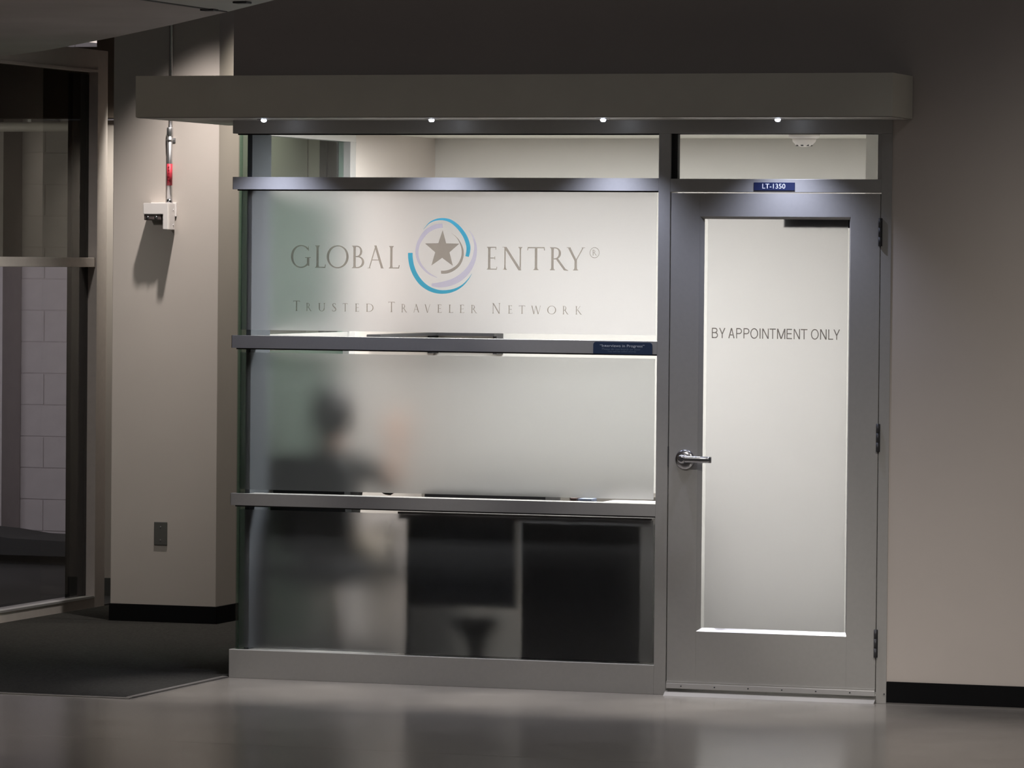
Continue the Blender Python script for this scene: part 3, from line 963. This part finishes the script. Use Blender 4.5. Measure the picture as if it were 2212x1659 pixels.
# nearer block pier at the very left
pr_ = thing('wall_far', (-5.4, 7.4, 0), 'shadowed block pier at the extreme left behind the glazing', 'wall', kind='structure')
B('core', M['block'], pr_, -6.2, -4.66, 7.72, 8.0, 0, 3.4)
pp = thing('wall_pipe', (-4.6, 7.6, 2.65), 'pale horizontal pipe high on the block wall behind the glazing', 'pipe')
bm = NB(); tube(bm, [(-6.2, 7.62, 2.655), (-3.7, 7.62, 2.655)], 0.03, 14); obj('pipe', bm, M['white_plastic'], pp)
for x in (-5.1, -4.42):
    B('hanger', M['steel'], pp, x - 0.012, x + 0.012, 7.58, 8.0, 2.685, 2.71)
bn = thing('bench', (-4.8, 6.6, 0), 'low dark bench with humped top behind the left glazing', 'bench')
bm = NB()
prism(bm, [(-5.6, 0.06), (-3.6, 0.06), (-3.6, 0.15), (-4.0, 0.16), (-4.2, 0.185), (-4.42, 0.20), (-4.62, 0.185), (-4.8, 0.15), (-5.6, 0.14)], 'y', 6.4, 7.0)
obj('seat_pad', bm, M['chair'], bn)
B('plinth', M['black'], bn, -5.6, -3.6, 6.45, 6.95, 0.004, 0.06)
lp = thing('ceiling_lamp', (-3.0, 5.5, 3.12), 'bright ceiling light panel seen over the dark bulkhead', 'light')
B('diffuser', M['lamp'], lp, -3.5, -2.3, 4.55, 7.2, 3.12, 3.13)  # emissive panel stands in for the lit area beyond the bulkhead
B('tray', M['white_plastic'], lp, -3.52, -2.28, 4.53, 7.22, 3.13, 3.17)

# ------------------------------------------------------------------ overhead soffit at the upper left
sf = thing('ceiling_slab', (-1.5, -3.0, 2.8), 'curved grey ceiling soffit hanging at the upper left', 'ceiling', kind='structure')
sf.name = 'ceiling'
edge = [(1.62, -3.40), (1.312, -2.867), (0.837, -2.148), (0.231, -1.257), (-0.417, -0.336), (-1.297, 0.861), (-1.845, 1.50)]
jn = (0.86, -2.18)
# joint runs in the depth direction from the edge at x ~ 0.85
pA = [(0.846, -2.162), (0.837, -2.148), (0.231, -1.257), (-0.417, -0.336), (-1.297, 0.861), (-1.845, 1.50), (-4.2, 1.6), (-4.2, -7), (0.846, -7)]
pBb = [(0.854, -7), (2.2, -7), (2.2, -4.4), (1.62, -3.40), (1.312, -2.867), (0.854, -2.174)]
bm = NB(); prism(bm, pA, 'z', 2.80, 2.98); obj('soffit_panel', bm, M['soffit'], sf)
bm = NB(); prism(bm, pBb, 'z', 2.80, 2.98); tag(obj('soffit_panel', bm, M['soffit2'], sf), 'paler greenish panel')
B('joint_cover', M['dark_metal'], sf, 0.840, 0.860, -7, -2.20, 2.797, 2.80)
for (x, y) in ((0.85, -2.36), (1.17, -2.82)):
    bm = NB(); box(bm, x - 0.028, x + 0.028, y - 0.028, y + 0.028, 2.792, 2.80, bevel=0.003); obj('clip', bm, M['dark_metal'], sf)

# ------------------------------------------------------------------ inside the office
B('lamp_ring', M['white_plastic'], oc, 0.49, 1.71, 0.61, 1.23, 2.437, 2.44)
B('lamp_diffuser', M['office_lamp'], oc, 0.52, 1.68, 0.64, 1.20, 2.433, 2.437)

sd = thing('smoke_detector', (2.11, 1.8, 2.44), 'white smoke detector on the office ceiling above the door', 'smoke detector')
bm = NB(); lathe(bm, [(0.072, 0), (0.072, -0.012), (0.062, -0.020)], (2.11, 1.8, 2.44), 'z', 28); obj('base', bm, M['white_plastic'], sd)
bm = NB(); lathe(bm, [(0.056, -0.020), (0.053, -0.034), (0.034, -0.054), (0.012, -0.058)], (2.11, 1.8, 2.44), 'z', 28); hd = obj('head', bm, M['white_plastic'], sd)
for a in range(8):
    x, y = 2.11 + .032 * math.cos(a * math.pi / 4), 1.8 + .032 * math.sin(a * math.pi / 4)
    B('vent_slot', M['dark_metal'], hd, x - .006, x + .006, y - .006, y + .006, 2.385, 2.394)

dk = thing('desk', (1.3, 0.55, 0), 'dark office desk behind the lowest frosted pane', 'desk')
B('top', M['desk_top'], dk, 0.74, 1.90, 0.12, 0.86, 0.715, 0.745, bevel=0.003)
B('modesty_panel', M['desk_blue'], dk, 0.79, 1.262, 0.20, 0.225, 0.33, 0.715)
B('side_panel', M['desk_blue'], dk, 0.765, 0.79, 0.16, 0.82, 0.004, 0.715)
pd = B('pedestal', M['desk_black'], dk, 1.325, 1.86, 0.09, 0.82, 0.02, 0.715, bevel=0.003)
for k in range(3):
    dr = B('drawer', M['desk_black'], dk, 1.335, 1.85, 0.82, 0.836, 0.06 + k * 0.215, 0.06 + k * 0.215 + 0.205, bevel=0.002)
    B('pull', M['steel'], dr, 1.53, 1.65, 0.836, 0.85, 0.15 + k * 0.215, 0.162 + k * 0.215)
B('foot_rail', M['desk_black'], dk, 1.335, 1.85, 0.10, 0.81, 0.004, 0.02)

tr = thing('document_tray', (1.08, 0.42, 0.745), 'flat black tray on the desk under the middle frosted pane', 'tray')
B('base', M['desk_black'], tr, 0.80, 1.36, 0.30, 0.52, 0.745, 0.760)
B('lid', M['dark_metal'], tr, 0.80, 1.36, 0.30, 0.52, 0.786, 0.832, bevel=0.004)
for x in (0.81, 1.35):
    B('post', M['desk_black'], tr, x - 0.008, x + 0.008, 0.31, 0.51, 0.760, 0.786)
for k, (nm, m_, x0, x1, h, lbl, ct) in enumerate((
        ('card_box', 'brown_box', 1.452, 1.482, 0.065, 'tiny brown card box on the desk beside the pale blue pad', 'box'),
        ('memo_pad', 'pad_blue', 1.490, 1.552, 0.063, 'pale blue memo pad on the desk beside the brown box', 'memo pad'))):
    t_ = thing(nm, ((x0 + x1) / 2, 0.40, 0.745), lbl, ct)
    B('block', M[m_], t_, x0, x1, 0.36, 0.44, 0.745, 0.745 + h - 0.008, bevel=0.001)
    B('cover', M[m_], t_, x0, x1, 0.36, 0.44, 0.745 + h - 0.007, 0.745 + h)
ps = thing('paper_stack', (1.74, 0.4, 0.745), 'low pinkish white paper stack at the right end of the desk', 'papers')
for k in range(6):
    dx = random.uniform(-.006, .006)
    B('sheet_bundle', M['paper'], ps, 1.61 + dx, 1.86 + dx, 0.22, 0.52, 0.745 + k * 0.009, 0.745 + k * 0.009 + 0.0085)

sh = thing('corner_ledge', (0.25, 2.3, 1.46), 'thin dark ledge in the back left corner of the office', 'shelf')
B('board', M['dark_metal'], sh, 0.062, 0.42, 2.36, 2.50, 1.478, 1.492)
B('board', M['dark_metal'], sh, 0.062, 0.13, 1.55, 2.36, 1.478, 1.492)
for x in (0.075, 0.41):
    B('bracket', M['dark_metal'], sh, x - 0.010, x + 0.010, 2.40, 2.50, 1.39, 1.478)

cr = thing('credenza', (0.8, 2.3, 0), 'low grey brown cabinet along the office back wall beyond the desk', 'cabinet')
M['credenza'] = mat('grey_brown_laminate', (0.17, 0.155, 0.135), 0.6, noise=0.08, nscale=7)
B('carcass', M['credenza'], cr, 0.16, 1.30, 2.12, 2.49, 0.06, 0.70)
B('plinth', M['desk_black'], cr, 0.18, 1.28, 2.15, 2.49, 0.004, 0.06)
B('worktop', M['credenza'], cr, 0.15, 1.31, 2.09, 2.495, 0.70, 0.73, bevel=0.002)
for k in range(3):
    dr = B('door', M['credenza'], cr, 0.17 + k * 0.377, 0.54 + k * 0.377, 2.10, 2.12, 0.07, 0.69, bevel=0.002)
    B('handle', M['steel'], dr, 0.49 + k * 0.377, 0.50 + k * 0.377, 2.085, 2.10, 0.45, 0.58)
fr_ = thing('foot_rest', (1.03, 0.36, 0), 'small pedestal foot rest with pale top under the desk', 'foot rest')
tag(B('top_plate', M['chair_metal'], fr_, 0.895, 1.155, 0.27, 0.45, 0.268, 0.288, bevel=0.004), 'pale top plate')
bm = NB(); lathe(bm, [(0.115, 0.266), (0.075, 0.22), (0.04, 0.16), (0.03, 0.03)], (1.03, 0.36, 0), 'z', 20); obj('stem', bm, M['dark_metal'], fr_)
bm = NB(); lathe(bm, [(0.10, 0.005), (0.10, 0.018), (0.05, 0.030)], (1.03, 0.36, 0), 'z', 20); obj('base', bm, M['desk_black'], fr_)

# chairs


def office_chair(x, y, rot, label, metal, sc=1.0):
    t = thing('office_chair', (0, 0, 0), label, 'chair')
    bm = NB(); box(bm, -0.24, 0.24, -0.23, 0.25, 0.42, 0.49, bevel=0.025); obj('seat', bm, M['chair'], t)
    bm = NB()
    out = []
    for cx, cz, rr, a0 in ((0.13, 0.92, 0.085, 0), (-0.13, 0.92, 0.085, 90), (-0.16, 0.61, 0.05, 180), (0.16, 0.61, 0.05, 270)):
        out += [(cx + rr * math.cos(math.radians(a0 + 22.5 * q)), cz + rr * math.sin(math.radians(a0 + 22.5 * q))) for q in range(5)]
    prism(bm, out, 'y', -0.025, 0.025)
    for v in bm.verts:                                    # lean back and curve round the sitter
        v.co.y += -0.255 - (v.co.z - 0.55) * 0.14 + v.co.x ** 2 * 0.9
    bmesh.ops.bevel(bm, geom=[e for e in bm.edges if abs(e.verts[0].co.y - e.verts[1].co.y) < 0.03], offset=0.012, segments=2, affect='EDGES')
    obj('backrest', bm, M['chair'], t)
    bm = NB(); tube(bm, [(0, -0.12, 0.41), (0, -0.27, 0.42), (0, -0.30, 0.50), (0, -0.29, 0.70)], 0.016, 8); obj('back_bracket', bm, metal, t)
    bm = NB(); tube(bm, [(0, 0, 0.11), (0, 0, 0.26), (0, 0, 0.261), (0, 0, 0.42)], [0.03, 0.03, 0.018, 0.018], 14); obj('gas_column', bm, metal, t)
    bm = NB(); box(bm, -0.10, 0.10, -0.12, 0.12, 0.39, 0.42, bevel=0.006); obj('seat_plate', bm, M['dark_metal'], t)
    for s in (-1, 1):
        bm = NB(); tube(bm, [(s * 0.20, 0.0, 0.43), (s * 0.285, 0.0, 0.45), (s * 0.29, 0.0, 0.66)], 0.013, 8); ar = obj('arm', bm, M['chair'], t)
        bm = NB(); box(bm, s * 0.29 - 0.035, s * 0.29 + 0.035, -0.14, 0.12, 0.66, 0.685, bevel=0.01); obj('arm_pad', bm, M['chair'], ar)
    for k in range(5):
        a = math.radians(90 + 72 * k)
        c, s_ = math.cos(a), math.sin(a)
        bm = NB(); tube(bm, [(0.02 * c, 0.02 * s_, 0.105), (0.15 * c, 0.15 * s_, 0.10), (0.28 * c, 0.28 * s_, 0.075)], [0.026, 0.02, 0.014], 8); lg_ = obj('leg', bm, metal, t)
        bm = NB(); tube(bm, [(0.28 * c - 0.014 * s_, 0.28 * s_ + 0.014 * c, 0.032), (0.28 * c + 0.014 * s_, 0.28 * s_ - 0.014 * c, 0.032)], 0.028, 12); obj('caster', bm, M['black'], lg_)
    t.location = (x, y, 0)
    t.rotation_euler = (0, 0, rot)
    t.scale = (sc, sc, sc)
    return t


office_chair(0.76, 1.18, math.pi * 0.96, 'empty office chair with pale metal base behind the desk', M['chair_metal'], 0.80)
office_chair(0.285, 0.62, math.radians(-14), 'black office chair under the seated person at the left', M['dark_metal'], 0.97)

# ------------------------------------------------------------------ seated person


def skin_mesh(name, chains, sub=2):
    """chains: lists of (co, radius_x, radius_y); a chain may start with ('@', index) to branch off an earlier vertex"""
    vs, es, rad, roots = [], [], [], []
    for ch in chains:
        prev = None
        for q in ch:
            if q[0] == '@':
                prev = q[1]
                continue
            vs.append(q[0]); rad.append((q[1], q[2]))
            i = len(vs) - 1
            if prev is None:
                roots.append(i)
            else:
                es.append((prev, i))
            prev = i
    me = bpy.data.meshes.new(name)
    me.from_pydata(vs, es, [])
    o = bpy.data.objects.new(name, me)
    COL.objects.link(o)
    md = o.modifiers.new('skin', 'SKIN')
    md.use_smooth_shade = True
    if not me.skin_vertices:
        me.attributes.new
    for i, sv in enumerate(me.skin_vertices[0].data):
        sv.radius = rad[i]
        sv.use_root = i in roots
    s2 = o.modifiers.new('sub', 'SUBSURF')
    s2.levels = s2.render_levels = sub
    d = bpy.context.evaluated_depsgraph_get()
    out = bpy.data.meshes.new_from_object(o.evaluated_get(d))
    bpy.data.objects.remove(o)
    return out


PX, PY = 0.265, 0.60
ang = math.radians(96)
fx, fy = math.cos(ang), math.sin(ang)        # facing
sx_, sy_ = math.sin(ang), -math.cos(ang)     # to the person's right


def L(f, r, z):
    return (PX + fx * f + sx_ * r, PY + fy * f + sy_ * r, z)


per = thing('person', (PX, PY, 0), 'seated person in dark top and khaki trousers blurred behind the frosted glass', 'person')
chains = [
    # pelvis -> head (0..6)
    [(L(-.07, 0, .53), .15, .12), (L(-.07, 0, .64), .135, .105), (L(-.06, 0, .78), .145, .11), (L(-.05, 0, .90), .155, .105), (L(-.04, 0, .985), .075, .07), (L(-.02, 0, 1.04), .05, .052), (L(0.0, 0, 1.095), .07, .08), (L(0.005, 0, 1.17), .078, .092), (L(0.0, 0, 1.235), .055, .065)],
    # right arm raised
    [('@', 3), (L(-.045, .150, .935), .055, .055), (L(.0, .215, .86), .045, .045), (L(.04, .245, .795), .038, .038), (L(.085, .25, .90), .034, .035), (L(.12, .25, 1.0), .026, .028), (L(.135, .25, 1.05), .04, .024), (L(.145, .25, 1.09), .037, .02)],
    # left arm in the lap
    [('@', 3), (L(-.045, -.150, .935), .055, .055), (L(0, -.19, .80), .045, .045), (L(.06, -.19, .71), .038, .038), (L(.19, -.13, .70), .034, .034), (L(.29, -.07, .70), .027, .026), (L(.33, -.05, .70), .04, .018), (L(.365, -.04, .70), .036, .016)],
    # legs
    [('@', 0), (L(.02, .095, .53), .085, .08), (L(.20, .11, .535), .075, .072), (L(.37, .11, .52), .06, .06), (L(.39, .11, .36), .052, .055), (L(.385, .11, .20), .04, .043), (L(.38, .11, .09), .033, .036), (L(.43, .115, .05), .038, .03), (L(.52, .12, .035), .038, .022)],
    [('@', 0), (L(.02, -.095, .53), .085, .08), (L(.20, -.12, .535), .075, .072), (L(.36, -.13, .52), .06, .06), (L(.35, -.13, .36), .052, .055), (L(.33, -.13, .20), .04, .043), (L(.32, -.13, .09), .033, .036), (L(.37, -.135, .05), .038, .03), (L(.46, -.14, .035), .038, .022)],
]
for base, up, s_ in ((L(.14, .25, 1.075), 1, 1), (L(.355, -.045, .70), 0, -1)):
    for k in range(4):
        off = (k - 1.5) * 0.019
        ln_ = (0.062, 0.075, 0.070, 0.055)[k]
        b_ = Vector(base) + Vector((sx_, sy_, 0)) * off
        if up:
            ch = [b_, b_ + Vector((fx * .012, fy * .012, ln_ * .5)), b_ + Vector((fx * .03, fy * .03, ln_ * .85)), b_ + Vector((fx * .05, fy * .05, ln_))]
        else:
            ch = [b_, b_ + Vector((fx * ln_ * .5, fy * ln_ * .5, .004)), b_ + Vector((fx * ln_ * .85, fy * ln_ * .85, -.006)), b_ + Vector((fx * ln_, fy * ln_, -.02))]
        chains.append([(tuple(c), .0095, .0095) for c in ch])
    b_ = Vector(base) - Vector((sx_, sy_, 0)) * .03 * s_
    if up:
        ch = [b_ + Vector((0, 0, -.03)), b_ + Vector((fx * .02, fy * .02, -.005)) - Vector((sx_, sy_, 0)) * .015 * s_, b_ + Vector((fx * .04, fy * .04, .02)) - Vector((sx_, sy_, 0)) * .012 * s_]
    else:
        ch = [b_ - Vector((fx, fy, 0)) * .03, b_ - Vector((sx_, sy_, 0)) * .015 * s_, b_ + Vector((fx * .03, fy * .03, -.004)) - Vector((sx_, sy_, 0)) * .018 * s_]
    chains.append([(tuple(c), .0105, .0105) for c in ch])
me = skin_mesh('body', chains)
o = link_mesh('body', me, [M['skin'], M['shirt'], M['trousers'], M['shoe']], per)
wl = wloc(o)
for p in me.polygons:
    c = p.center + wl
    q = c - Vector((PX, PY, 0))
    f_, r_ = q.x * fx + q.y * fy, q.x * sx_ + q.y * sy_
    p.use_smooth = True
    if c.z < 0.085:
        p.material_index = 3
    elif c.z < 0.62:
        p.material_index = 2
    elif c.z > 1.005 and f_ < .2:
        p.material_index = 0
    elif (r_ > .2 and c.z > .74 and f_ > .03) or (f_ > .15 and r_ < .0 and c.z > .655):
        p.material_index = 0
    else:
        p.material_index = 1
# hair, ears, face
bm = NB(); ball(bm, L(-.022, 0, 1.155), .106, .106, .132, 18)
dele = [v for v in bm.verts if ((v.co - Vector(L(0, 0, 0))).x * fx + (v.co - Vector(L(0, 0, 0))).y * fy) > .045 and v.co.z < 1.235 or v.co.z < 1.04]
bmesh.ops.delete(bm, geom=dele, context='VERTS')
obj('hair', bm, M['hair'], per)
for s_ in (-1, 1):
    bm = NB(); ball(bm, L(-.005, s_ * .083, 1.155), .016, .012, .028, 10); obj('ear', bm, M['skin'], per)
    bm = NB(); ball(bm, L(.083, s_ * .032, 1.17), .012, .014, .009, 10); ey_ = obj('eye', bm, M['eye_white'], per)
    bm = NB(); ball(bm, L(.093, s_ * .032, 1.17), .004, .006, .006, 8); obj('iris', bm, M['hair'], ey_)
bm = NB(); tube(bm, [L(.085, 0, 1.175), L(.105, 0, 1.145), L(.098, 0, 1.132)], [.008, .014, .010], 8); obj('nose', bm, M['skin'], per)
bm = NB(); ball(bm, L(.085, 0, 1.108), .012, .024, .008, 10); obj('mouth', bm, M['lip'], per)
